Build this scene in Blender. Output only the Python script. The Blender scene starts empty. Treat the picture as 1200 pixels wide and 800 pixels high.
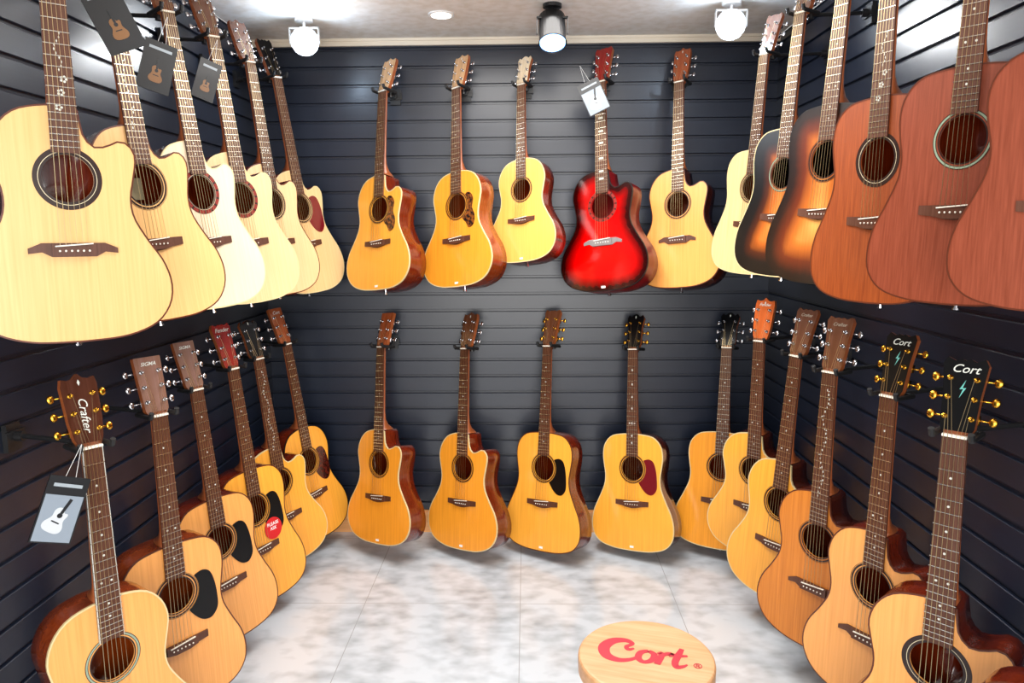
import bpy, math, random
from mathutils import Matrix, Vector
random.seed(4)
scn=bpy.context.scene
scn.view_settings.view_transform='Standard'
COL=bpy.context.collection
CAM=Vector((0,-3.30,1.416))
R=Matrix.Rotation(math.radians(1.2),3,'Z')@Matrix.Rotation(math.radians(90-8.6),3,'X')@Matrix.Rotation(math.radians(-.4),3,'Z')
XL,XR,CEIL=-1.19,1.09,2.245
# ------------------------------------------------------------ materials
def lin(h):
    h=h.lstrip('#'); r=[int(h[i:i+2],16)/255 for i in (0,2,4)]
    return tuple([(c/12.92 if c<=.04045 else ((c+.055)/1.055)**2.4) for c in r]+[1])
MC={}
def base(name,rough=.4,metal=0,coat=0):
    m=bpy.data.materials.new(name); m.use_nodes=True
    b=m.node_tree.nodes['Principled BSDF']
    b.inputs['Roughness'].default_value=rough; b.inputs['Metallic'].default_value=metal
    b.inputs['Coat Weight'].default_value=coat; b.inputs['Coat Roughness'].default_value=.08
    return m,b,m.node_tree
def plain(name,col,rough=.4,metal=0,coat=0,emit=0):
    if name in MC: return MC[name]
    m,b,nt=base(name,rough,metal,coat)
    n=nt.nodes.new('ShaderNodeTexNoise'); n.inputs['Scale'].default_value=40
    mx=nt.nodes.new('ShaderNodeMix'); mx.data_type='RGBA'
    c=lin(col); mx.inputs[6].default_value=tuple(x*.93 for x in c[:3])+(1,); mx.inputs[7].default_value=c
    nt.links.new(n.outputs[0],mx.inputs[0]); nt.links.new(mx.outputs[2],b.inputs['Base Color'])
    if emit:
        b.inputs['Emission Color'].default_value=c; b.inputs['Emission Strength'].default_value=emit
    MC[name]=m; return m
def wood(name,col,dark=.75,rough=.28,coat=.4,scale=(170,170,4),burst=None,fig=0):
    if name in MC: return MC[name]
    m,b,nt=base(name,rough,0,coat)
    tc=nt.nodes.new('ShaderNodeTexCoord'); mp=nt.nodes.new('ShaderNodeMapping')
    mp.inputs['Scale'].default_value=scale
    nt.links.new(tc.outputs['Object'],mp.inputs[0])
    n=nt.nodes.new('ShaderNodeTexNoise'); n.inputs['Scale'].default_value=1; n.inputs['Detail'].default_value=3
    nt.links.new(mp.outputs[0],n.inputs['Vector'])
    rp=nt.nodes.new('ShaderNodeValToRGB')
    c=lin(col)
    rp.color_ramp.elements[0].position=.3; rp.color_ramp.elements[1].position=.68
    rp.color_ramp.elements[0].color=tuple(x*k for x,k in zip(c[:3],(dark**.6,dark,dark*dark)))+(1,)
    rp.color_ramp.elements[1].color=tuple(min(1,x*1.06) for x in c[:3])+(1,)
    nt.links.new(n.outputs[0],rp.inputs[0]); out=rp.outputs[0]
    n2=nt.nodes.new('ShaderNodeTexNoise'); n2.inputs['Scale'].default_value=5
    nt.links.new(tc.outputs['Object'],n2.inputs['Vector'])
    m2=nt.nodes.new('ShaderNodeMix'); m2.data_type='RGBA'; m2.blend_type='MULTIPLY'; m2.inputs[7].default_value=(.95,.9,.84,1)
    nt.links.new(n2.outputs[0],m2.inputs[0]); nt.links.new(out,m2.inputs[6]); out=m2.outputs[2]
    if burst:
        at=nt.nodes.new('ShaderNodeAttribute'); at.attribute_name='edge'
        br=nt.nodes.new('ShaderNodeValToRGB'); cr=br.color_ramp
        cr.elements[0].position=burst[0][0]; cr.elements[0].color=lin(burst[0][1])
        cr.elements[1].position=burst[-1][0]; cr.elements[1].color=lin(burst[-1][1])
        for p,cc in burst[1:-1]:
            e=cr.elements.new(p); e.color=lin(cc)
        nt.links.new(at.outputs['Fac'],br.inputs[0])
        m3=nt.nodes.new('ShaderNodeMix'); m3.data_type='RGBA'; m3.blend_type='MULTIPLY'; m3.inputs[0].default_value=1
        nt.links.new(out,m3.inputs[6]); nt.links.new(br.outputs[0],m3.inputs[7]); out=m3.outputs[2]
    nt.links.new(out,b.inputs['Base Color'])
    MC[name]=m; return m
TOP={
 'pale':lambda:wood('spruce_pale','#E8BC80',.9),
 'pale2':lambda:wood('spruce_pale_warm','#EAC490',.9),
 'cream':lambda:wood('spruce_cream','#E6C496',.92),
 'white':lambda:wood('spruce_white','#E4D4BA',.95),
 'natural':lambda:wood('spruce_natural','#EEA85C',.86),
 'golden':lambda:wood('spruce_golden','#EDAE58',.86),
 'honey':lambda:wood('spruce_honey','#F8AE40',.84),
 'amber':lambda:wood('spruce_amber','#F3A030',.82),
 'mahog':lambda:wood('mahogany_top','#96481A',.5,.42,.15,scale=(220,220,9)),
 'mahogr':lambda:wood('mahogany_red_top','#884028',.55,.45,.12,scale=(220,220,9)),
 'mahogo':lambda:wood('mahogany_orange_top','#D0802C',.72,.4,.2),
 'burst':lambda:wood('sunburst_top','#F4CE96',.85,.3,.15,burst=[(0,'#F6D49C'),(.30,'#D08A48'),(.58,'#6A3014'),(.84,'#1E0C08'),(1,'#100806')]),
 'blueburst':lambda:wood('blue_sunburst_top','#F4CE96',.85,.3,.15,burst=[(0,'#F0BC80'),(.28,'#C07838'),(.50,'#4A2414'),(.70,'#0C0E1A'),(1,'#05070F')]),
 'redburst':lambda:wood('red_burst_top','#FF4030',.8,.15,.6,burst=[(0,'#FF5030'),(.46,'#F01818'),(.68,'#A40A12'),(.88,'#2C0508'),(1,'#140305')]),
}
SIDE={'mah':lambda:wood('mahogany_side','#6E240C',.5,.2,.5),
 'rose':lambda:wood('rosewood_side','#501E0E',.5,.2,.5),
 'oran':lambda:wood('orange_mahogany_side','#883A14',.55,.2,.5),
 'redd':lambda:wood('red_side','#7E0C10',.6,.35,.1),
 'blk':lambda:wood('dark_side','#160C0C',.6,.2,.8)}
ROSE=wood('rosewood_board','#5A3628',.6,.42,0)
EBON=wood('ebony_board','#2A211E',.7,.45,0)
NECKM=wood('neck_mahogany','#9A5530',.75,.35,.2)
FRET=plain('fret_nickel','#D8D4CC',.25,1)
PEARL=plain('pearl_inlay','#D6DAD2',.25,0,.5)
DIM=plain('dim_lettering','#A89A88',.35,0,.3)
BONE=plain('bone','#F0EBDD',.4)
CHROME=plain('chrome','#C8C8CC',.18,1)
GOLD=plain('gold_plate','#D8A038',.22,1)
BLACKM=plain('black_metal','#161618',.4,0)
STEEL=plain('string_bronze','#CDB68A',.3,1)
BLKPL=plain('black_plastic','#08080A',.28,0,.0)
BLKPL.node_tree.nodes['Principled BSDF'].inputs['Specular IOR Level'].default_value=.3
WHITEB=plain('white_button','#EDE6DA',.3)
def tort(name,c1,c2):
    m,b,nt=base(name,.2,0,.4)
    n=nt.nodes.new('ShaderNodeTexNoise'); n.inputs['Scale'].default_value=70
    rp=nt.nodes.new('ShaderNodeValToRGB'); rp.color_ramp.elements[0].position=.4; rp.color_ramp.elements[0].color=lin(c1)
    rp.color_ramp.elements[1].position=.65; rp.color_ramp.elements[1].color=lin(c2)
    tc=nt.nodes.new('ShaderNodeTexCoord'); nt.links.new(tc.outputs['Object'],n.inputs['Vector'])
    nt.links.new(n.outputs[0],rp.inputs[0]); nt.links.new(rp.outputs[0],b.inputs['Base Color']); return m
PICKM={'black':BLKPL,'tort':tort('tortoiseshell','#1B0A06','#8A4A18'),'red':plain('red_tort','#6E0E1A',.2,0,.5),'brown':tort('brown_tortoiseshell','#2A0C08','#5A1C12')}
# ------------------------------------------------------------ mesh helpers
def mesh(name,vs,fs,mats,mi=None,smooth=False):
    me=bpy.data.meshes.new(name); me.from_pydata([tuple(v) for v in vs],[],fs)
    for m in mats: me.materials.append(m)
    if mi: me.polygons.foreach_set('material_index',mi)
    if smooth: me.polygons.foreach_set('use_smooth',[True]*len(me.polygons))
    me.update(); return me
class MB:
    def __init__(s): s.v=[];s.f=[];s.m=[]
    def box(s,x0,x1,y0,y1,z0,z1,m=0):
        b=len(s.v); s.v+= [(x,y,z) for z in (z0,z1) for y in (y0,y1) for x in (x0,x1)]
        for q in ((0,2,3,1),(4,5,7,6),(0,1,5,4),(2,6,7,3),(0,4,6,2),(1,3,7,5)):
            s.f.append([b+i for i in q]); s.m.append(m)
    def tube(s,p,q,r,n=8,m=0,r2=None,cap=True):
        p=Vector(p);q=Vector(q);d=(q-p).normalized(); r2=r if r2 is None else r2
        a=d.orthogonal().normalized(); c=d.cross(a); b=len(s.v)
        for P,rr in ((p,r),(q,r2)):
            for i in range(n):
                t=2*math.pi*i/n; s.v.append(P+(a*math.cos(t)+c*math.sin(t))*rr)
        for i in range(n):
            j=(i+1)%n; s.f.append([b+i,b+j,b+n+j,b+n+i]); s.m.append(m)
        if cap:
            s.f.append([b+i for i in range(n)][::-1]); s.m.append(m)
            s.f.append([b+n+i for i in range(n)]); s.m.append(m)
    def prism(s,pts,y0,y1,m=0,ms=None):
        b=len(s.v);n=len(pts); s.v+=[(x,y0,z) for x,z in pts]+[(x,y1,z) for x,z in pts]
        s.f.append([b+i for i in range(n)]); s.m.append(m)
        s.f.append([b+n+i for i in range(n)][::-1]); s.m.append(m if ms is None else ms)
        for i in range(n):
            j=(i+1)%n; s.f.append([b+i,b+n+i,b+n+j,b+j]); s.m.append(m if ms is None else ms)
    def ell(s,c,r,m=0,nu=10,nv=6):
        b=len(s.v)
        for i in range(nv+1):
            ph=math.pi*i/nv
            for j in range(nu):
                t=2*math.pi*j/nu
                s.v.append((c[0]+r[0]*math.sin(ph)*math.cos(t),c[1]+r[1]*math.sin(ph)*math.sin(t),c[2]+r[2]*math.cos(ph)))
        for i in range(nv):
            for j in range(nu):
                k=(j+1)%nu; s.f.append([b+i*nu+j,b+i*nu+k,b+(i+1)*nu+k,b+(i+1)*nu+j][::-1]); s.m.append(m)
    def done(s,name,mats,smooth=False): return mesh(name,s.v,s.f,mats,s.m,smooth)
def obj(name,me,parent=None,loc=None,mat=None,label=None):
    o=bpy.data.objects.new(name,me); COL.objects.link(o)
    if parent: o.parent=parent
    if mat is not None: o.matrix_basis=mat
    elif loc is not None: o.location=loc
    if label: o['label']=label
    return o
def root(name,M,label,cat,group=None):
    o=bpy.data.objects.new(name,None); o.empty_display_size=.05; COL.objects.link(o); o.matrix_basis=M
    o['label']=label;o['category']=cat
    if group:o['group']=group
    return o
def text_mesh(txt,size,mat,ext=.0003,shear=0,offset=0,name='lettering',spacing=1):
    cu=bpy.data.curves.new('t','FONT'); cu.body=txt; cu.size=size; cu.extrude=ext; cu.align_x='CENTER'; cu.align_y='CENTER'
    cu.shear=shear; cu.offset=offset; cu.space_character=spacing; cu.resolution_u=3
    o=bpy.data.objects.new('t',cu); COL.objects.link(o)
    dg=bpy.context.evaluated_depsgraph_get(); me=bpy.data.meshes.new_from_object(o.evaluated_get(dg))
    bpy.data.objects.remove(o); me.materials.clear(); me.materials.append(mat); me.name=name; return me
def catmull(P,n):
    out=[];P=[Vector(p) for p in P];N=len(P)
    for i in range(N-1):
        p0=P[max(i-1,0)];p1=P[i];p2=P[i+1];p3=P[min(i+2,N-1)]
        for k in range(n):
            t=k/n
            out.append(.5*((2*p1)+(p2-p0)*t+(2*p0-5*p1+4*p2-p3)*t*t+(3*p1-p0-3*p2+p3)*t**3))
    out.append(P[-1]); return out
# ------------------------------------------------------------ guitar meshes
JZ=-.360   # body top z
HZ=-.508   # hole z
BZ=-.855   # body bottom z
HR=.049
GLOW=[(.135,-.098),(.128,-.144),(.120,-.186),(.125,-.228),(.150,-.276),(.181,-.326),(.195,-.378),(.187,-.426),(.153,-.467),(.088,-.490),(0,-.495)]
GA=[(0,0),(.038,-.001),(.088,-.016),(.121,-.051)]+GLOW
GAC=[(0,0),(.026,-.002),(.031,-.028),(.037,-.060),(.056,-.080),(.080,-.075),(.104,-.064),(.124,-.072)]+GLOW
DLOW=[(.143,-.092),(.138,-.138),(.131,-.182),(.136,-.226),(.159,-.280),(.185,-.335),(.195,-.388),(.187,-.436),(.152,-.473),(.085,-.491),(0,-.495)]
DR=[(0,0),(.045,-.001),(.100,-.012),(.134,-.047)]+DLOW
def halfpts(P,n=48):
    c=catmull(P,8); L=[0]
    for a,b in zip(c,c[1:]): L.append(L[-1]+(b-a).length)
    out=[];k=0
    for i in range(n+1):
        s=L[-1]*i/n
        while k<len(L)-2 and L[k+1]<s:k+=1
        t=(s-L[k])/max(1e-9,L[k+1]-L[k]); p=c[k].lerp(c[k+1],t); out.append((p[0],p[1]+JZ))
    return out
def outline(shape):
    left={'ga':GA,'gac':GA,'dr':DR}[shape]; right={'ga':GA,'gac':GAC,'dr':DR}[shape]
    l=[(-x,z) for x,z in halfpts(left)]; r=halfpts(right)
    return l[:-1]+r[::-1][:-1]
OUT={s:outline(s) for s in ('ga','gac','dr')}
def inset(pts,d):
    n=len(pts);o=[]
    for i in range(n):
        a=Vector(pts[i-1]);b=Vector(pts[(i+1)%n]); t=(b-a).normalized(); nrm=Vector((t[1],-t[0])) # outward
        o.append((pts[i][0]-nrm[0]*d,pts[i][1]-nrm[1]*d))
    return o
def depth(z):
    t=(JZ-z)/.495; return .085+.020*t
cache={}
def cached(fn):
    def w(*a):
        k=(fn.__name__,)+a
        if k not in cache: cache[k]=fn(*a)
        return cache[k]
    return w
LEV=[0,.15,.3,.45,.6,.72,.82,.9,.96,1]
@cached
def m_top(shape,top):
    pts=OUT[shape];n=len(pts);v=[];fs=[]
    for L in LEV:
        for x,z in pts:
            a=math.atan2(z-HZ,x); hx,hz=HR*math.cos(a),HZ+HR*math.sin(a)
            v.append((hx+(x-hx)*L,0,hz+(z-hz)*L))
    for k in range(len(LEV)-1):
        for i in range(n):
            j=(i+1)%n; fs.append([k*n+i,(k+1)*n+i,(k+1)*n+j,k*n+j])
    b=len(v)
    for x,z in pts:
        a=math.atan2(z-HZ,x); v.append((HR*math.cos(a),.004,HZ+HR*math.sin(a)))
    for i in range(n):
        j=(i+1)%n; fs.append([i,j,b+j,b+i])
    me=mesh('soundboard',v,fs,[TOP[top]()])
    at=me.attributes.new('edge','FLOAT','POINT')
    vals=[]
    for p in v:
        d=min((p[0]-q[0])**2+(p[2]-q[1])**2 for q in pts[::2])**.5
        vals.append(max(0,min(1,1-d/.15)))
    at.data.foreach_set('value',vals); return me
@cached
def m_body(shape,side):
    pts=OUT[shape];n=len(pts);v=[];fs=[]
    for fr in (0,.5,.97): v+=[(x,depth(z)*fr,z) for x,z in pts]
    ins=inset(pts,.004); v+=[(x,depth(z),z) for x,z in ins]
    for s in (.75,.4,0.02):
        v+=[(x*s,depth(z)+.010*(1-s*s),HZ-.09+(z-HZ+.09)*s) for x,z in ins]
    K=7
    for k in range(K-1):
        for i in range(n):
            j=(i+1)%n; fs.append([k*n+i,(k+1)*n+i,(k+1)*n+j,k*n+j])
    fs.append([(K-1)*n+i for i in range(n)])
    return mesh('body',v,fs,[SIDE[side]()],smooth=True)
@cached
def m_bind(shape,col):
    pts=OUT[shape];n=len(pts); a=inset(pts,.0030);b=inset(pts,-.0006)
    v=[(x,-.0006,z) for x,z in a]+[(x,-.0006,z) for x,z in b]+[(x,.005,z) for x,z in b]
    fs=[]
    for k in range(2):
        for i in range(n):
            j=(i+1)%n; fs.append([k*n+i,(k+1)*n+i,(k+1)*n+j,k*n+j])
    mats={'cream':plain('cream_binding','#DCC694',.3),'black':plain('black_binding','#140E0C',.3),'brown':plain('brown_binding','#5A2A18',.3)}
    return mesh('binding',v,fs,[mats[col]])
@cached
def m_ros(style):
    rings={'dark':[(.049,.053,0),(.056,.061,0),(.0625,.0635,0)],'pearl':[(.049,.052,0),(.055,.0565,0),(.0565,.0605,1),(.0605,.062,0)],
     'bold':[(.049,.065,0),(.0545,.0555,2)],'red':[(.049,.052,0),(.0535,.0645,3),(.0535,.0545,0),(.064,.0652,0)]}[style]
    v=[];fs=[];mi=[];N=64
    for q,(r0,r1,m) in enumerate(rings):
        b=len(v)
        for r in (r0,r1):
            for i in range(N):
                t=2*math.pi*i/N; v.append((r*math.cos(t),-.0006-.0001*q,HZ+r*math.sin(t)))
        for i in range(N):
            j=(i+1)%N; fs.append([b+i,b+N+i,b+N+j,b+j]); 
            mi.append(m if not(style=='red' and m==3 and i%4==0) else 0)
    return mesh('rosette',v,fs,[plain('rosette_dark','#2A1712',.3),plain('abalone','#8FA08A',.2,0,.6),plain('rosette_ivory','#E9DDBB',.3),plain('rosette_red','#8A2A22',.3)],mi)
@cached
def m_bridge(style):
    b=MB(); z=-.655
    if style=='belly':
        pts=[(-.078,z+.012),(-.078,z-.008),(-.045,z-.012),(-.02,z-.018),(0,z-.020),(.02,z-.018),(.045,z-.012),(.078,z-.008),(.078,z+.012)]
        b.prism(pts,-.004,0); b.prism([(-.045,z+.011),(-.045,z-.011),(-.02,z-.017),(.02,z-.017),(.045,z-.011),(.045,z+.011)],-.009,-.004)
    else:
        pts=[(-.085,z+.002),(-.085,z-.009),(-.060,z-.006),(-.042,z-.016),(.042,z-.016),(.060,z-.006),(.085,z-.009),(.085,z+.002),(.060,z+.013),(-.060,z+.013)]
        b.prism(pts,-.004,0); b.prism([(-.042,z+.012),(-.042,z-.015),(.042,z-.015),(.042,z+.012)],-.009,-.004)
    return b.done('bridge',[ROSE if style!='silver' else plain('glare_grey_bridge','#8E8684',.3,.3)])  # silver style: glare on the bridge put into its grey colour
@cached
def m_saddle():
    b=MB(); b.prism([(-.036,-.6475),(-.036,-.650),(.036,-.6445),(.036,-.642)],-.012,-.008); return b.done('saddle',[BONE])
@cached
def m_pin():
    b=MB(); b.ell((0,-.0105,0),(.0024,.002,.0024),0,8,4); return b.done('bridge_pin',[BONE],True)
def fp(k): return -.648*(1-2**(-k/12))
@cached
def m_board(mat,inlay,bind):
    b=MB(); E=-.456
    def w(z): return .0215+(.0275-.0215)*min(1,-z/.36)
    b.prism([(-w(0),0),(-w(E),E),(w(E),E),(w(0),0)],-.0065,-.0006,0)
    if bind: 
        for s in (-1,1):
            p=[(s*w(0),0),(s*(w(0)-.0016),0),(s*(w(E)-.0016),E),(s*w(E),E)]
            if s<0: p=[p[0],p[3],p[2],p[1]]
            else: p=[p[1],p[2],p[3],p[0]]
            b.prism(p,-.0069,-.0006,2)
    for k in range(1,21):
        z=fp(k); b.box(-w(z),w(z),-.0082,-.006,z-.0008,z+.0008,1)
    def disc(x,z,r,n=8,sx=1,sz=1):
        b.prism([(x+r*sx*math.cos(2*math.pi*i/n),z+r*sz*math.sin(2*math.pi*i/n)) for i in range(n)],-.0070,-.006,2)
    for k in (3,5,7,9,12,15,17):
        z=(fp(k)+fp(k-1))/2
        if inlay=='dot':
            if k==12: disc(-.011,z,.0027);disc(.011,z,.0027)
            else: disc(0,z,.0027)
        elif inlay=='diamond':
            disc(0,z,.0045,4,.8,1.3)
            if k==12: disc(-.012,z,.004,4);disc(.012,z,.004,4)
        elif inlay=='block':
            b.box(-.010,.010,-.007,-.006,z-.004,z+.004,2)
    rr=random.Random(5)
    if inlay=='vine':
        for i in range(26):
            z=-.05-.33*i/26; x=.007*math.sin(i*.7); disc(x,z,.0022,5,.8,1.8)
            if i%3==0: disc(x+.005*rr.choice((-1,1)),z-.003,.0022,4,1.3,.7)
    if inlay=='flower':
        for cx,cz in ((0,-.335),(.007,-.308),(-.006,-.365)):
            for a in range(5):
                disc(cx+.005*math.cos(a*1.256),cz+.005*math.sin(a*1.256),.0028,5)
        for i in range(10): disc(.006*math.sin(i*.9),-.29+.008*i,.0018,4,.8,2)
    return b.done('fretboard',[ROSE if mat=='rose' else EBON,FRET,PEARL])
@cached
def m_neck():
    S=[(.012,.0215,.014),(-.02,.0217,.017),(-.15,.023,.0175),(-.28,.0257,.019),(-.315,.0262,.026),(-.338,.0262,.045),(-.352,.0262,.07),(-.3605,.0262,.082)]
    v=[];fs=[];n=10
    for z,w,d in S:
        for i in range(n+1):
            t=math.pi*i/n; v.append((w*math.cos(t),-.0006+d*math.sin(t)**.8,z))
    for k in range(len(S)-1):
        for i in range(n): a=k*(n+1)+i; fs.append([a,a+1,a+n+2,a+n+1])
        a=k*(n+1); fs.append([a+n,a,a+n+1,a+2*n+1])
    fs.append(list(range(n+1))); fs.append([(len(S)-1)*(n+1)+i for i in range(n+1)][::-1])
    return mesh('neck',v,fs,[NECKM],smooth=True)
HS={'peak':[(.0215,0),(.030,.022),(.035,.06),(.038,.140),(.034,.158),(.022,.154),(.010,.157),(0,.167)],
 'flare':[(.0215,0),(.030,.020),(.033,.09),(.039,.150),(.032,.163),(.018,.156),(.008,.161),(0,.158)],
 'slab':[(.0215,0),(.031,.018),(.036,.156),(.035,.159),(0,.159)],
 'crown':[(.0215,0),(.032,.024),(.032,.10),(.040,.142),(.032,.157),(.020,.149),(.010,.158),(0,.162)]}
HCOL={'rose':lambda:wood('rosewood_veneer','#66402F',.6,.2,.5),'drose':lambda:wood('dark_rosewood_veneer','#4A281C',.6,.25,.4),'mah':lambda:wood('mahogany_veneer','#9A5030',.7,.25,.6),'black':lambda:BLKPL,
 'red':lambda:wood('red_veneer','#8E1E1A',.7,.2,.6),'orange':lambda:wood('orange_veneer','#C8622C',.7,.2,.6),'tan':lambda:wood('tan_veneer','#7E6058',.75,.25,.5),
 'palew':lambda:wood('lamp_glare_veneer','#CBA682',.8,.25,.5),'ivory':lambda:wood('lamp_glare_white_veneer','#E2D4BE',.85,.25,.5)}  # both veneers on this line have lamp glare painted into their colour
@cached
def m_head(shape,col):
    h=HS[shape]; l=[(-x,z) for x,z in h][::-1]
    poly=[(x,z) for x,z in h]+[p for p in l if p[0]!=0]
    b=MB(); b.prism(poly,-.001,.0145,0,1)
    if shape=='peak' or shape=='crown':
        b.prism([(0,.140),(.003,.147),(0,.154),(-.003,.147)],-.0016,-.001,2)
    return b.done('headstock',[HCOL[col](),NECKM,PEARL])
@cached
def m_tuner(side,metal,btn):
    b=MB(); s=side
    b.tube((0,.0,0),(0,-.004,0),.0055,10,0); b.tube((0,-.004,0),(0,-.016,0),.0030,8,0)
    b.box(-.009,.009,.0145,.026,-.010,.010,0)
    b.tube((0,.020,0),(s*.024,.020,0),.0022,6,0)
    b.ell((s*.031,.020,0),(.008,.004,.0095),1)
    mm={'gold':GOLD,'chrome':CHROME,'black':BLACKM}
    return b.done('tuning_machine',[mm[metal],WHITEB if btn=='white' else mm[metal]],True)
@cached
def m_nut():
    b=MB(); b.box(-.0215,.0215,-.0098,.0,0,.005); return b.done('nut',[BONE])
TZ=(.040,.080,.120)
@cached
def m_string(i):
    b=MB(); k=i-2.5; r=(.0008,.0007,.0006,.0005,.00045,.0004)[i]
    s=-1 if i<3 else 1; tz=TZ[i] if i<3 else TZ[5-i]
    p=HROT@Vector((s*.020,-.010,tz))
    b.tube((k*.0108,-.0125,-.6455),(k*.0072,-.0100,.002),r,4,0); b.tube((k*.0072,-.0100,.002),p,r,4,0)
    return b.done('string',[STEEL])
HROT=Matrix.Rotation(math.radians(-13),4,'X')
PG={'dr':[(.058,-.108),(.080,-.104),(.100,-.116),(.112,-.150),(.117,-.195),(.115,-.230),(.096,-.252),(.072,-.250),(.052,-.234),(.036,-.213)],
    'fire':[(.060,-.098),(.080,-.104),(.094,-.130),(.088,-.165),(.102,-.200),(.096,-.238),(.070,-.250),(.056,-.228),(.040,-.213)],}
@cached
def m_pick(col,style):
    P=PG[style]; c=[tuple(v) for v in catmull(P,5)]
    c=[(x,z+JZ) for x,z in c]
    a0=math.atan2(c[-1][1]-HZ,c[-1][0]);a1=math.atan2(c[0][1]-HZ,c[0][0])
    arc=[(.0650*math.cos(a0+(a1-a0)*t/10),HZ+.0650*math.sin(a0+(a1-a0)*t/10)) for t in range(11)]
    pts=(c+arc)[::-1]
    b=MB(); b.prism(pts,-.0018,-.0002); return b.done('pickguard',[PICKM[col]])
@cached
def m_label():
    b=MB(); b.box(-.034,.034,.080,.0805,HZ-.028,HZ+.028); return b.done('paper_label',[plain('label_paper','#D8C9A0',.7)])
@cached
def m_strap():
    b=MB(); b.tube((0,.055,BZ),(0,.055,BZ-.010),.005,10); b.tube((0,.055,BZ-.010),(0,.055,BZ-.014),.008,10); return b.done('strap_button',[CHROME],False)
@cached
def m_sticker():
    b=MB(); b.box(-.009,.009,-.0008,-.0001,BZ+.012,BZ+.021); return b.done('price_sticker',[plain('sticker_paper','#F4F2EC',.6)])
DZ=Matrix.Translation((0,0,-BZ))
GM={}
TEAL=plain('teal_inlay','#6AB8B0',.25,0,.5)
RX=Matrix.Rotation(math.radians(90),4,'X')
def guitar(key,H,N,phi,shape='ga',top='natural',side='mah',bind='cream',ros='dark',bridge='belly',board='rose',inlay='dot',fb=False,
           head='peak',hcol='rose',tun='chrome',btn='metal',pick=None,ps='dr',label='',logo=None,lab=False,stick=False,lcol=PEARL,lsize=.020,lvert=False,lz=.140,bolt=False,wx=1):
    H=Vector(H)/1000; N=Vector(N)/1000
    z=(N-H).normalized(); s=(N-H).length/.508
    fr=Vector((math.sin(math.radians(phi)),-math.cos(math.radians(phi)),0))
    y=-fr; y=(y-z*y.dot(z)).normalized(); x=y.cross(z)
    M3=Matrix((x,y,z)).transposed()
    M=Matrix.Translation(N)@M3.to_4x4()@Matrix.Diagonal((s*wx,s,s,1))
    GM[key]=M
    rt=root('acoustic_guitar',M@Matrix.Translation((0,0,BZ)),label,'guitar','acoustic guitars hanging on the slat walls')
    def P(n,me,m=None,lb=None): return obj(n,me,rt,mat=(DZ@m if m is not None else DZ),label=lb)
    P('body',m_body(shape,side)); P('soundboard',m_top(shape,top)); P('binding',m_bind(shape,bind)); P('rosette',m_ros(ros))
    P('bridge',m_bridge(bridge)); P('saddle',m_saddle())
    for i in range(6): P('bridge_pin',m_pin(),Matrix.Translation(((i-2.5)*.0112,0,-.6585)))
    P('fretboard',m_board(board,inlay,fb)); P('neck',m_neck()); P('headstock',m_head(head,hcol),HROT); P('nut',m_nut())
    for sd in (-1,1):
        for tz in TZ: P('tuning_machine',m_tuner(sd,tun,btn),HROT@Matrix.Translation((sd*.023,0,tz)))
    for i in range(6): P('string',m_string(i))
    P('strap_button',m_strap())
    if pick: P('pickguard',m_pick(pick,ps))
    if lab: P('paper_label',m_label())
    if stick: P('price_sticker',m_sticker())
    if logo:
        rot=RX
        if lvert: rot=rot@Matrix.Rotation(math.radians(-90),4,'Z')
        P('headstock_lettering',text_mesh(logo,lsize,lcol,shear=.35,offset=.0001),HROT@Matrix.Translation((0,-.0014,lz))@rot)
    if bolt:
        b=MB(); b.prism([(.004,.118),(-.005,.098),(.001,.099),(-.004,.080),(.006,.102),(0,.101)],-.0017,-.001); P('headstock_inlay',b.done('headstock_inlay',[TEAL]),HROT)
    return rt
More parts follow.
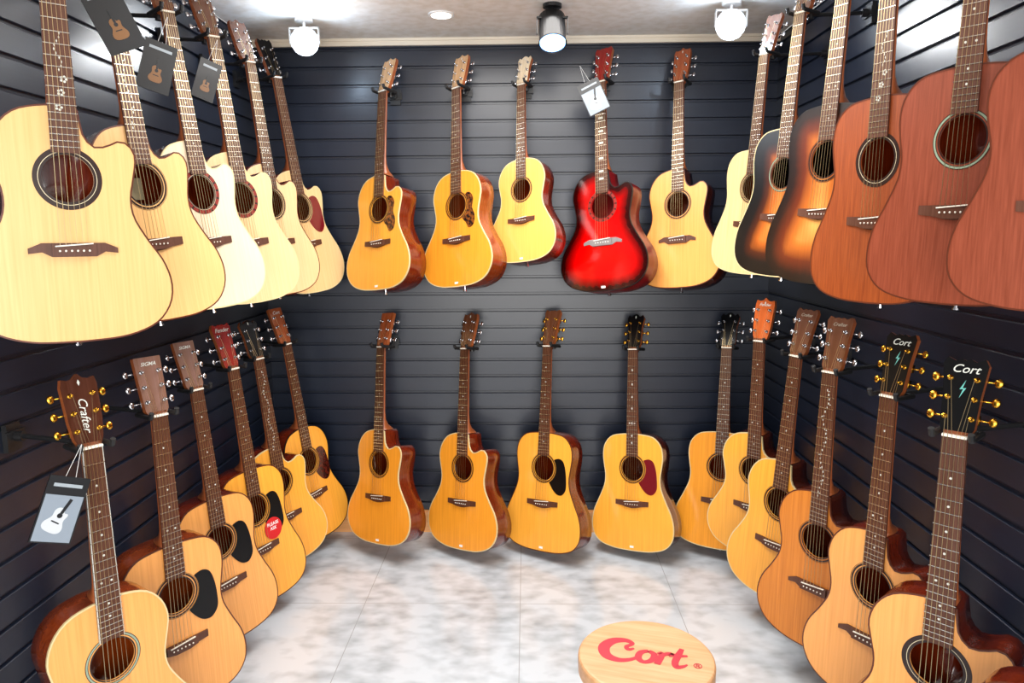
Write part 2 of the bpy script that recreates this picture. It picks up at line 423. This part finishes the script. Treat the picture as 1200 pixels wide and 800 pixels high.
# key, soundhole centre (mm), nut centre (mm), facing angle, style
G=[
('UL1',(-948,-1785,1531),(-944,-1785,2031),40,dict(shape='gac',wx=.98,top='pale',bind='brown',ros='bold',bridge='winged',inlay='flower',label='large pale spruce cutaway acoustic guitar with flower inlay, on slat wall')),
('UL2',(-948,-1478,1537),(-1003,-1478,2031),54,dict(shape='gac',wx=.91,top='pale',bind='brown',ros='dark',lab=True,inlay='vine',label='pale cutaway acoustic guitar with vine fretboard inlay, on slat wall')),
('UL3',(-949,-1160,1537),(-1011,-1160,2032),56,dict(shape='gac',wx=.89,top='white',bind='cream',ros='red',inlay='dot',head='flare',label='white-topped cutaway acoustic guitar with reddish rosette, on slat wall')),
('UL4',(-940,-881,1532),(-1001,-881,2036),55,dict(shape='gac',wx=.93,top='cream',bind='cream',ros='red',inlay='dot',label='cream cutaway acoustic guitar with dark red rosette, on slat wall')),
('UL5',(-941,-578,1527),(-998,-578,2025),57,dict(shape='gac',wx=.9,top='cream',bind='brown',ros='dark',inlay='diamond',label='cream cutaway acoustic guitar, on slat wall near the corner')),
('UL6',(-930,-274,1521),(-1004,-274,2033),57,dict(shape='gac',wx=.88,top='pale2',bind='cream',ros='dark',pick='red',head='flare',hcol='black',label='cream cutaway acoustic guitar with dark red pickguard, in the corner')),
('LL1',(-968,-1756,437),(-972,-1756,947),54,dict(shape='ga',top='natural',side='oran',bind='cream',ros='pearl',board='rose',inlay='dot',fb=True,head='peak',hcol='drose',tun='gold',logo='Crafter',lvert=True,lz=.075,lsize=.026,label='natural guitar with bound neck and lettered dark headstock, on slat wall')),
('LL2',(-968,-1447,431),(-977,-1447,940),55,dict(shape='dr',top='natural',side='oran',bind='brown',ros='dark',pick='black',head='slab',hcol='tan',logo='SIGMA',lsize=.014,label='natural dreadnought guitar with black pickguard and square headstock, on slat wall')),
('LL3',(-989,-1110,437),(-1030,-1110,935),56,dict(shape='dr',wx=.95,top='natural',side='mah',bind='brown',ros='dark',pick='black',head='slab',hcol='tan',logo='SIGMA',lsize=.014,label='natural dreadnought guitar with black pickguard and brown headstock, on slat wall')),
('LL4',(-980,-823,431),(-1030,-823,946),57,dict(shape='dr',wx=.91,top='honey',side='mah',bind='brown',ros='dark',pick='black',head='flare',hcol='red',logo='Fender',lsize=.020,label='honey guitar with red headstock and round red sticker, on wall')),
('LL5',(-980,-564,442),(-1036,-564,936),53,dict(shape='gac',wx=.97,top='honey',side='mah',bind='cream',ros='dark',head='crown',hcol='black',inlay='vine',label='honey cutaway acoustic guitar with black headstock, on slat wall')),
('LL6',(-956,-260,431),(-1026,-260,946),58,dict(shape='ga',wx=.87,top='honey',side='mah',bind='black',ros='dark',pick='brown',head='slab',hcol='mah',logo='Cort',lsize=.02,label='honey acoustic guitar with dark brown pickguard, in the room corner')),
('UR1',(815,-600,1569),(843,-600,2027),-58,dict(shape='dr',wx=.93,top='pale2',side='mah',bind='cream',head='flare',hcol='rose',label='pale natural dreadnought guitar hanging in the corner of slat wall')),
('UR2',(818,-911,1595),(852,-911,2077),-60,dict(shape='dr',wx=.92,top='blueburst',side='blk',bind='cream',ros='pearl',head='slab',hcol='rose',label='blue-black sunburst dreadnought guitar with cream binding, on slat wall')),
('UR3',(789,-1320,1599),(818,-1320,2080),-60,dict(shape='dr',wx=.91,top='burst',side='blk',bind='black',head='slab',hcol='rose',label='dark tobacco sunburst dreadnought guitar, on slat wall')),
('UR4',(798,-1591,1572),(803,-1591,2051),-60,dict(shape='dr',wx=.89,top='mahog',side='mah',bind='brown',ros='bold',inlay='flower',label='brown mahogany dreadnought guitar with vine inlay, on slat wall')),
('UR5',(834,-1853,1585),(844,-1853,2050),-52,dict(shape='dr',wx=.93,top='mahogr',side='mah',bind='brown',ros='pearl',label='matte reddish mahogany acoustic guitar, on slat wall')),
('UR6',(870,-2091,1580),(867,-2091,2025),-50,dict(shape='dr',top='mahogr',side='mah',bind='brown',ros='pearl',label='matte reddish mahogany acoustic guitar with silver strings, on slat wall')),
('LR1',(870,-595,498),(871,-595,1003),-46,dict(shape='gac',top='honey',side='rose',bind='cream',head='peak',hcol='orange',logo='Fender',lsize=.016,label='honey cutaway guitar with orange headstock, on slat wall near corner')),
('LR2',(865,-899,485),(897,-899,998),-56,dict(shape='gac',top='honey',side='rose',bind='cream',head='flare',hcol='rose',logo='Crafter',lsize=.014,lcol=DIM,label='honey cutaway acoustic guitar with brown headstock, on slat wall')),
('LR3',(865,-1230,496),(873,-1230,1008),-54,dict(shape='gac',top='mahogo',side='rose',bind='brown',head='flare',hcol='rose',logo='Crafter',lsize=.014,lcol=DIM,bridge='winged',inlay='vine',label='orange-brown cutaway acoustic guitar with dark glossy sides, on slat wall')),
('LR4',(884,-1535,509),(892,-1535,1007),-58,dict(shape='gac',top='natural',side='mah',bind='brown',bridge='winged',head='flare',hcol='black',tun='gold',logo='Cort',lsize=.023,bolt=True,label='natural cutaway guitar with lettered black headstock and gold tuners')),
('LR5',(874,-1848,490),(873,-1848,996),-46,dict(shape='gac',wx=1.06,top='natural',side='mah',bind='brown',ros='bold',head='flare',hcol='black',tun='gold',logo='Cort',lsize=.024,bolt=True,label='natural cutaway guitar with bold dark rosette and lettered black headstock')),
('LR6',(873,-2172,509),(865,-2172,965),-50,dict(shape='ga',top='natural',side='mah',bind='brown',head='flare',hcol='rose',label='honey-coloured acoustic guitar without cutaway, hanging low on slat wall')),
('UB1',(-613,-250,1513),(-599,-150,1998),-36,dict(shape='gac',top='honey',side='mah',bind='cream',pick='tort',ps='fire',head='peak',hcol='palew',stick=True,label='honey cutaway guitar with tortoiseshell pickguard, on back slat wall')),
('UB2',(-290,-250,1524),(-290,-150,2008),-36,dict(shape='ga',top='amber',side='oran',bind='cream',pick='tort',ps='fire',head='peak',hcol='palew',stick=True,label='amber acoustic guitar with patterned tortoiseshell pickguard, on back wall')),
('UB3',(-21,-250,1588),(-19,-150,2019),-31,dict(shape='ga',wx=.95,top='golden',side='mah',bind='cream',head='crown',hcol='ivory',stick=True,label='small honey-coloured acoustic guitar without pickguard, on back wall')),
('UB4',(313,-250,1519),(311,-150,2026),-32,dict(shape='gac',top='redburst',side='redd',bind='black',ros='red',bridge='silver',inlay='block',head='flare',hcol='red',stick=True,label='glossy red burst cutaway acoustic guitar with black edges, on back wall')),  # silver of this bridge is painted glare
('UB5',(622,-250,1524),(636,-150,2022),-34,dict(shape='gac',wx=.94,top='natural',side='rose',bind='brown',head='peak',hcol='mah',bridge='winged',label='natural cutaway acoustic guitar with dark sides, on back wall')),
('LB1',(-651,-250,416),(-643,-150,915),-35,dict(shape='gac',top='amber',side='mah',bind='cream',head='slab',hcol='mah',stick=True,label='amber cutaway guitar with glossy mahogany sides, low on back wall')),
('LB2',(-284,-250,397),(-273,-150,906),-36,dict(shape='gac',top='amber',side='mah',bind='cream',head='peak',hcol='rose',stick=True,label='amber cutaway acoustic guitar with rosewood headstock, low on back wall')),
('LB3',(70,-250,397),(91,-150,916),-33,dict(shape='dr',wx=.95,top='honey',side='mah',bind='brown',pick='black',head='flare',hcol='rose',tun='gold',stick=True,label='honey dreadnought guitar with black pickguard, low on back wall')),
('LB4',(456,-250,393),(465,-150,900),-30,dict(shape='dr',wx=.95,top='honey',side='rose',bind='cream',pick='red',head='crown',hcol='black',tun='gold',inlay='diamond',stick=True,label='honey dreadnought guitar with dark red pickguard, low on back wall')),
('LB5',(840,-250,400),(874,-150,906),-30,dict(shape='dr',top='amber',side='mah',bind='cream',head='crown',hcol='black',label='amber dreadnought guitar with black headstock, low on back wall'))]
for k,h,n,phi,kw in G: guitar(k,h,n,phi,**kw)
g4=[o for o in COL.objects if o.name.startswith('acoustic_guitar') and 'round red sticker' in o['label']][0]
b=MB(); b.tube((0,0,0),(0,-.001,0),.040,32)
st=obj('round_sticker',b.done('round_sticker',[plain('sticker_red','#D01C20',.35)]),g4,mat=DZ@Matrix.Translation((.062,-.0021,-.598)),label='round red sticker with white lettering')
obj('sticker_lettering',text_mesh('PLEASE\nASK',.017,plain('white_ink','#FFFFFF',.5),offset=.0001),st,mat=Matrix.Translation((0,-.0014,.008))@RX)
# ------------------------------------------------------------ hangers
def m_yoke():
    b=MB(); b.tube((-.034,.045,.004),(.034,.045,.004),.006,8)
    for s in (-1,1):
        b.tube((s*.034,.045,.004),(s*.034,-.026,.004),.0065,8); b.tube((s*.034,-.026,.004),(s*.034,-.032,.018),.0062,8)
    return b.done('yoke',[plain('black_rubber','#101012',.6)],False)
YK=m_yoke()
def m_plate():
    b=MB(); b.box(-.022,.022,-.012,0,-.035,.03); b.box(-.03,.03,-.018,-.012,-.014,.014); b.tube((0,-.012,0),(0,-.035,0),.012,12)
    return b.done('mounting_plate',[BLACKM])
PL=m_plate()
for k,M in GM.items():
    c=M@Vector((0,.045,.004)); side=k[1]
    if side=='L': W=Vector((XL,c.y+.02,c.z+.01)); rz=90
    elif side=='R': W=Vector((XR,c.y+.02,c.z+.01)); rz=-90
    else: W=Vector((c.x,0,c.z+.01)); rz=0
    r=root('guitar_hanger',Matrix.Translation(W)@Matrix.Rotation(math.radians(rz),4,'Z'),'black metal guitar hanger with padded yoke hooked in slat wall','guitar hanger','guitar hangers on the slat walls')
    obj('mounting_plate',PL,r)
    Mi=r.matrix_basis.inverted()
    b=MB(); a=Mi@c; b.tube((0,-.03,0),a,.006,8); 
    b.tube(a+Vector((0,0,-.012)),a+Vector((0,0,.012)),.010,10)
    obj('arm',b.done('arm',[BLACKM]),r)
    obj('yoke',YK,r,mat=Mi@M)
# ------------------------------------------------------------ room
def slat(name,length,mat,M):
    pit=.0762;H=CEIL; prof=[];z=0
    while z<H:
        t=min(z+pit,H)
        if t-.012>z: prof+=[(0,z+.0015),(-.0,t-.0125),(.002,t-.011),(.011,t-.0105),(.011,t-.0005),(.0025,t)]
        z=t
    v=[];fs=[]
    for x in (0,length):
        v+=[(x,y,z) for y,z in prof]
    n=len(prof)
    for i in range(n-1): fs.append([i,n+i,n+i+1,i+1])
    b=len(v); v+=[(0,.04,0),(length,.04,0),(0,.04,H),(length,.04,H)]
    fs.append([b,b+2,b+3,b+1])
    me=mesh(name,v,fs,[mat]); o=obj(name,me,mat=M); o['kind']='structure'; return o
def wallmat(name,col):
    m,b,nt=base(name,.36,0,.2)
    b.inputs['Coat Roughness'].default_value=.22
    tc=nt.nodes.new('ShaderNodeTexCoord');mp=nt.nodes.new('ShaderNodeMapping'); mp.inputs['Scale'].default_value=(1.5,1.5,60)
    n=nt.nodes.new('ShaderNodeTexNoise'); n.inputs['Scale'].default_value=3
    nt.links.new(tc.outputs['Object'],mp.inputs[0]);nt.links.new(mp.outputs[0],n.inputs['Vector'])
    rp=nt.nodes.new('ShaderNodeValToRGB'); c=lin(col)
    rp.color_ramp.elements[0].color=tuple(x*.75 for x in c[:3])+(1,); rp.color_ramp.elements[1].color=tuple(x*1.3 for x in c[:3])+(1,)
    nt.links.new(n.outputs[0],rp.inputs[0]);nt.links.new(rp.outputs[0],b.inputs['Base Color'])
    return m
WM=wallmat('slatwall_charcoal','#121A2A')
YF=-4.3
slat('wall_back',XR-XL+.07,WM,Matrix.Translation((XL-.035,0,0)))
slat('wall_left',-YF+.035,WM,Matrix.Translation((XL,YF,0))@Matrix.Rotation(math.radians(90),4,'Z'))
slat('wall_right',-YF+.035,WM,Matrix.Translation((XR,.035,0))@Matrix.Rotation(math.radians(-90),4,'Z'))
def floor_mat():
    m,b,nt=base('floor_tiles',.2,0,.45)
    tc=nt.nodes.new('ShaderNodeTexCoord')
    n=nt.nodes.new('ShaderNodeTexNoise'); n.inputs['Scale'].default_value=17; n.inputs['Detail'].default_value=2; n.inputs['Roughness'].default_value=.4
    mp=nt.nodes.new('ShaderNodeMapping'); mp.inputs['Scale'].default_value=(.8,1.15,1)
    n3=nt.nodes.new('ShaderNodeTexNoise'); n3.inputs['Scale'].default_value=3; n3.inputs['Detail'].default_value=2
    nt.links.new(tc.outputs['Object'],mp.inputs[0]); nt.links.new(mp.outputs[0],n.inputs['Vector']); nt.links.new(tc.outputs['Object'],n3.inputs['Vector'])
    ad=nt.nodes.new('ShaderNodeMath'); ad.operation='ADD'; nt.links.new(n.outputs[0],ad.inputs[0]); nt.links.new(n3.outputs[0],ad.inputs[1])
    hf=nt.nodes.new('ShaderNodeMath'); hf.operation='MULTIPLY'; hf.inputs[1].default_value=.5; nt.links.new(ad.outputs[0],hf.inputs[0])
    rp=nt.nodes.new('ShaderNodeValToRGB')
    rp.color_ramp.elements[0].position=.34; rp.color_ramp.elements[0].color=lin('#A6ABB0')
    rp.color_ramp.elements[1].position=.56; rp.color_ramp.elements[1].color=lin('#D0D6DC')
    e=rp.color_ramp.elements.new(.44); e.color=lin('#BCC2C8')
    nt.links.new(hf.outputs[0],rp.inputs[0])
    br=nt.nodes.new('ShaderNodeTexBrick'); br.offset=0; br.inputs['Scale'].default_value=1; br.inputs['Mortar Size'].default_value=.0015
    br.inputs['Brick Width'].default_value=.6; br.inputs['Row Height'].default_value=.6
    m2=nt.nodes.new('ShaderNodeMapping'); m2.inputs['Location'].default_value=(.03,.69,0)
    nt.links.new(tc.outputs['Object'],m2.inputs[0]); nt.links.new(m2.outputs[0],br.inputs['Vector'])
    mx=nt.nodes.new('ShaderNodeMix'); mx.data_type='RGBA'; mx.inputs[7].default_value=lin('#A4A6A8')
    nt.links.new(br.outputs['Fac'],mx.inputs[0]); nt.links.new(rp.outputs[0],mx.inputs[6]); nt.links.new(mx.outputs[2],b.inputs['Base Color'])
    return m
b=MB(); b.box(XL,XR,YF,.0,-.03,0); o=obj('floor',b.done('floor',[floor_mat()])); o['kind']='structure'
def ceil_mat():
    m,b,nt=base('ceiling_plaster',.8)
    n=nt.nodes.new('ShaderNodeTexNoise'); n.inputs['Scale'].default_value=25; n.inputs['Detail'].default_value=4
    rp=nt.nodes.new('ShaderNodeValToRGB'); rp.color_ramp.elements[0].position=.35; rp.color_ramp.elements[0].color=lin('#E2DACE'); rp.color_ramp.elements[1].position=.6; rp.color_ramp.elements[1].color=lin('#EEE9E2')
    tc=nt.nodes.new('ShaderNodeTexCoord'); nt.links.new(tc.outputs['Object'],n.inputs['Vector'])
    bp=nt.nodes.new('ShaderNodeBump'); bp.inputs['Distance'].default_value=.003; bp.inputs['Strength'].default_value=.2; nt.links.new(n.outputs[0],bp.inputs['Height']); nt.links.new(bp.outputs[0],b.inputs['Normal'])
    nt.links.new(n.outputs[0],rp.inputs[0]);nt.links.new(rp.outputs[0],b.inputs['Base Color']); return m
b=MB(); b.box(XL,XR,YF,0,CEIL,CEIL+.03); o=obj('ceiling',b.done('ceiling',[ceil_mat()])); o['kind']='structure'
pine=wood('pine_trim','#F4B478',.8,.4,.2,scale=(4,60,60))
b=MB(); b.box(XL,XR,-.014,-.0005,CEIL-.028,CEIL); b.box(XL,XR,-.022,-.0005,CEIL-.010,CEIL); o=obj('trim_1',b.done('trim',[plain('cornice_paint','#E8DCC8',.5)])); o['kind']='structure'
b=MB(); b.box(XL,XR,-.016,-.0005,0,.100); b.box(XL,XR,-.010,-.0005,.100,.106); o=obj('baseboard_back',b.done('baseboard',[pine])); o['kind']='structure'
# ------------------------------------------------------------ ceiling spotlights
def look(frm,to): return (Vector(to)-Vector(frm)).to_track_quat('-Z','Y').to_matrix().to_4x4()
lensw=plain('lamp_lens','#FFFFFF',.3,emit=40); lensb=plain('lamp_lens_blue','#8CBAFF',.3,emit=5)
def spot(pos,target,lens,power,col,housing,label,k=1):
    pos=Vector(pos)
    r=root('ceiling_spotlight',Matrix.Translation((pos[0],pos[1],CEIL)),label,'spotlight','ceiling spotlights')
    b=MB(); b.tube((0,0,0),(0,0,-.012),.035,20); obj('ceiling_mount',b.done('ceiling_mount',[housing]),r)
    d=pos[2]-CEIL; w=.05*k
    b=MB(); b.tube((0,0,-.01),(0,0,d+.04*k),.006,8); b.box(-w-.003,-w,-.01,.01,d-.01,d+.045*k); b.box(w,w+.003,-.01,.01,d-.01,d+.045*k); b.box(-w-.003,w+.003,-.01,.01,d+.041*k,d+.046*k)
    obj('bracket',b.done('bracket',[housing]),r)
    Ml=Matrix.Translation((0,0,d))@look(pos,target)@Matrix.Diagonal((k,k,k,1))
    b=MB(); b.tube((0,0,.07),(0,0,.055),.030,24,r2=.044); b.tube((0,0,.055),(0,0,-.05),.045,24,cap=False); b.tube((0,0,-.045),(0,0,-.05),.045,24,r2=.048,cap=False)
    obj('lamp_housing',b.done('lamp_housing',[housing]),r,mat=Ml)
    b=MB(); b.tube((0,0,-.044),(0,0,-.048),.043,24); obj('lamp_lens',b.done('lamp_lens',[lens]),r,mat=Ml)
    l=bpy.data.lights.new('spot','SPOT'); l.energy=power; l.color=col; l.spot_size=math.radians(120); l.spot_blend=.6; l.shadow_soft_size=.05
    lo=bpy.data.objects.new('spot_lamp',l); COL.objects.link(lo)
    dd=(Vector(target)-pos).normalized()
    lo.matrix_basis=Matrix.Translation(pos+dd*.06*k)@look(pos,target)
    return dd
whitep=plain('white_housing','#F0F0F0',.4)
p1=Vector((-.868,-.325,2.16));p2=Vector((.098,-.464,2.15));p3=Vector((.755,-.468,2.165))
def bulb(P,e,c):
    l=bpy.data.lights.new('bulb','POINT'); l.energy=e; l.color=c; l.shadow_soft_size=.03
    o=bpy.data.objects.new('bulb_glow',l); COL.objects.link(o); o.location=P
for p in (p1,p3):
    dd=spot(p,(0.0,-3.2,1.4),lensw,22,(1,.98,.95),whitep,'lit white ceiling spotlight aimed into the room',1.1)
    bulb(p+dd*.12,3.6,(.60,.78,1))
dd=spot(p2,(0.12,-1.2,0.7),lensb,36,(.88,.94,1),BLACKM,'black ceiling spotlight with bluish lens',1.1)
p4=Vector((-.325,-.361,CEIL))
r=root('recessed_downlight',Matrix.Translation((p4.x,p4.y,CEIL)),'small round recessed downlight glowing white in ceiling','ceiling light')
b=MB(); b.tube((0,0,0),(0,0,-.006),.05,28); obj('trim_ring',b.done('trim_ring',[whitep]),r)
b=MB(); b.tube((0,0,-.006),(0,0,-.008),.038,28); obj('lamp_lens',b.done('lamp_lens',[plain('downlight_lens','#FFF6E8',.3,emit=6)]),r)
def area(n,loc,tgt,sx,sy,e,c=(1,1,1)):
    l=bpy.data.lights.new(n,'AREA'); l.shape='RECTANGLE'; l.size=sx;l.size_y=sy;l.energy=e;l.color=c
    o=bpy.data.objects.new(n,l); COL.objects.link(o); o.matrix_basis=Matrix.Translation(loc)@look(loc,tgt)
area('added_top_fill',(0,-1.2,2.2),(0,-1.2,0),.8,1.4,42,(1,.97,.93))  # unseen area light added under the ceiling to brighten the room
area('added_front_fill',(0,-4.2,1.15),(0,0,.65),2.0,1.6,82,(1,.98,.95))  # unseen fill added behind the camera to lift the guitars
w=bpy.data.worlds.new('w'); scn.world=w; w.use_nodes=True; w.node_tree.nodes['Background'].inputs[0].default_value=(1,.985,.96,1); w.node_tree.nodes['Background'].inputs[1].default_value=.95
# ------------------------------------------------------------ stool
r=root('round_stool',Matrix.Translation((.271,-1.752,0))@Matrix.Rotation(math.radians(-15),4,'Z'),'round light wooden stool with red lettering on its seat','stool')
sw=wood('stool_maple','#D0A47C',.78,.45,.1,scale=(7,90,90))
prof=[(0,.405),(.148,.405),(.1535,.409),(.1555,.413),(.156,.441),(.1550,.446),(.1520,.4492),(.147,.450),(0,.450)]
n=72;v=[];fs=[]
for rr,z in prof: v+=[(rr*math.cos(2*math.pi*i/n),rr*math.sin(2*math.pi*i/n),z) for i in range(n)]
for k in range(len(prof)-1):
    for i in range(n): j=(i+1)%n; fs.append([k*n+i,k*n+j,(k+1)*n+j,(k+1)*n+i])
seat=obj('seat',mesh('seat',v,fs,[sw]),r)
for a in (45,135,225,315):
    t=math.radians(a); b=MB(); b.tube((.10*math.cos(t),.10*math.sin(t),.405),(.15*math.cos(t),.15*math.sin(t),0),.015,14,r2=.012); obj('leg',b.done('leg',[sw],False),r)
for a in (45,135,225,315):
    t=math.radians(a);u=math.radians(a+90); b=MB(); b.tube((.13*math.cos(t),.13*math.sin(t),.17),(.13*math.cos(u),.13*math.sin(u),.17),.008,10); obj('rung',b.done('rung',[sw]),r)
redink=plain('red_ink','#B81A30',.5)
def ribbon(P,W,z0,z1,mat,name):
    c=catmull(P,8); ws=catmull([(w,0) for w in W],8); v=[];fs=[]
    for i,p in enumerate(c):
        t=(c[min(i+1,len(c)-1)]-c[max(i-1,0)]).normalized(); nn=Vector((-t[1],t[0]))*ws[i][0]*.5
        for q in (p+nn,p-nn):
            v.append((q[0],q[1],z1)); v.append((q[0],q[1],z0))
    for i in range(len(c)-1):
        a=i*4; fs+= [[a,a+2,a+6,a+4],[a+1,a,a+4,a+5],[a+2,a+3,a+7,a+6]]
    return mesh(name,v,fs,[mat])
Cp=[(-.030,.022),(-.041,.014),(-.048,.024),(-.036,.040),(-.054,.050),(-.082,.040),(-.098,.010),(-.088,-.022),(-.060,-.034),(-.034,-.026),(-.012,-.006)]
Cw=[.006,.011,.011,.011,.017,.024,.028,.024,.017,.012,.009]
obj('seat_lettering',ribbon(Cp,Cw,.4502,.4506,redink,'seat_lettering'),seat)
op=[(.004,.020),(-.013,.009),(-.016,-.014),(-.003,-.027),(.014,-.016),(.018,.008),(.004,.020)]
obj('seat_lettering',ribbon(op,[.011,.015,.016,.012,.015,.015,.011],.4502,.4507,redink,'seat_lettering'),seat)
obj('seat_lettering',ribbon([(.024,.014),(.033,.019),(.034,.006),(.027,-.028)],[.005,.010,.015,.015],.4502,.4508,redink,'seat_lettering'),seat)
obj('seat_lettering',ribbon([(.032,.000),(.041,.015),(.053,.020),(.057,.010)],[.008,.011,.014,.010],.4502,.4509,redink,'seat_lettering'),seat)
obj('seat_lettering',ribbon([(.078,.048),(.071,.018),(.066,-.010),(.071,-.027),(.085,-.021),(.093,-.012)],[.011,.016,.016,.014,.009,.004],.4502,.4508,redink,'seat_lettering'),seat)
obj('seat_lettering',ribbon([(.054,.022),(.072,.018),(.092,.022)],[.006,.010,.007],.4502,.4509,redink,'seat_lettering'),seat)
obj('seat_lettering',text_mesh('\u00ae',.026,redink,offset=.0002),seat,mat=Matrix.Translation((.116,-.012,.4505)))
# ------------------------------------------------------------ booklets
blk=plain('booklet_black','#101216',.45,0,.1); gry=plain('booklet_grey','#8793A0',.4,0,.2); cordm=plain('cord','#D8D8D8',.5)
inkd=plain('print_dark','#15171B',.4)
def booklet(P,rotz,tilt,w,h,kind,label,clen=.07):
    M=Matrix.Translation(P)@Matrix.Rotation(math.radians(rotz),4,'Z')@Matrix.Rotation(math.radians(tilt),4,'Y')
    r=root('hanging_booklet',M,label,'booklet','booklets hanging from guitars')
    b=MB(); b.box(-w/2,w/2,-.002,.002,-h,0); obj('cover',b.done('cover',[blk]),r)
    if kind!='dark':
        b=MB(); b.box(-w/2+.003,w/2-.003,-.0024,-.0019,-h+.003,-h*.28); obj('cover_picture',b.done('cover_picture',[gry]),r)
    s=w*(1.35 if kind!='dark' else 1.1); b=MB(); zc=-h*.62
    rot=math.radians(-20 if kind!='dark' else 0)
    def tr(x,z): return (x*math.cos(rot)-z*math.sin(rot), zc+x*math.sin(rot)+z*math.cos(rot))
    pts=[tr(x*s,(z-JZ+.20)*s) for x,z in OUT['gac']]
    b.prism(pts[::2],-.0028,-.002,0)
    hc=tr(0,.052*s)
    b.prism([(hc[0]+.05*s*math.cos(t*.524),hc[1]+.05*s*math.sin(t*.524)) for t in range(12)],-.0031,-.0028,1)
    nw=.03*s; b.prism([tr(-nw,.1*s),tr(nw,.1*s),tr(nw,.40*s),tr(-nw,.40*s)],-.0032,-.002,1)
    b.prism([tr(-.08*s,-.10*s),tr(.08*s,-.10*s),tr(.08*s,-.075*s),tr(-.08*s,-.075*s)],-.0031,-.0028,1)
    pm=plain('print_brown','#7A5430',.4) if kind=='dark' else plain('print_pale','#C4CAD0',.4)
    obj('printed_guitar',b.done('printed_guitar',[pm,inkd]),r)
    b=MB(); b.box(-w/2+.012,w/2-.012,-.0025,-.002,-.022,-.015,0)
    obj('title_band',b.done('title_band',[plain('print_dim','#9AA4AC',.4)]),r)
    b=MB(); b.tube((-.01,0,0),(0,0,clen),.0006,5); b.tube((.01,0,0),(0,0,clen),.0006,5); obj('cord',b.done('cord',[cordm]),r)
booklet((-.962,-1.850,.912),50,22,.08,.14,'grey','grey wrapped booklet with guitar picture hanging from guitar tuners')
booklet((-.960,-1.600,1.962),40,-25,.085,.14,'dark','glossy black booklet hanging beside pale guitar neck')
booklet((-.960,-1.308,1.915),40,15,.08,.13,'dark','black booklet with guitar print hanging from headstock')
booklet((-.960,-1.000,1.936),40,18,.065,.12,'dark','dark wrapped booklet hanging between upper guitars')
booklet((.245,-.260,2.008),-10,-25,.09,.13,'grey','clear plastic booklet hanging from red guitar headstock')
# ------------------------------------------------------------ camera
c=bpy.data.cameras.new('camera');o=bpy.data.objects.new('camera',c);COL.objects.link(o);o.location=CAM;o.rotation_euler=R.to_euler();c.lens=25.5;c.sensor_width=36;c.clip_start=.02
scn.camera=o
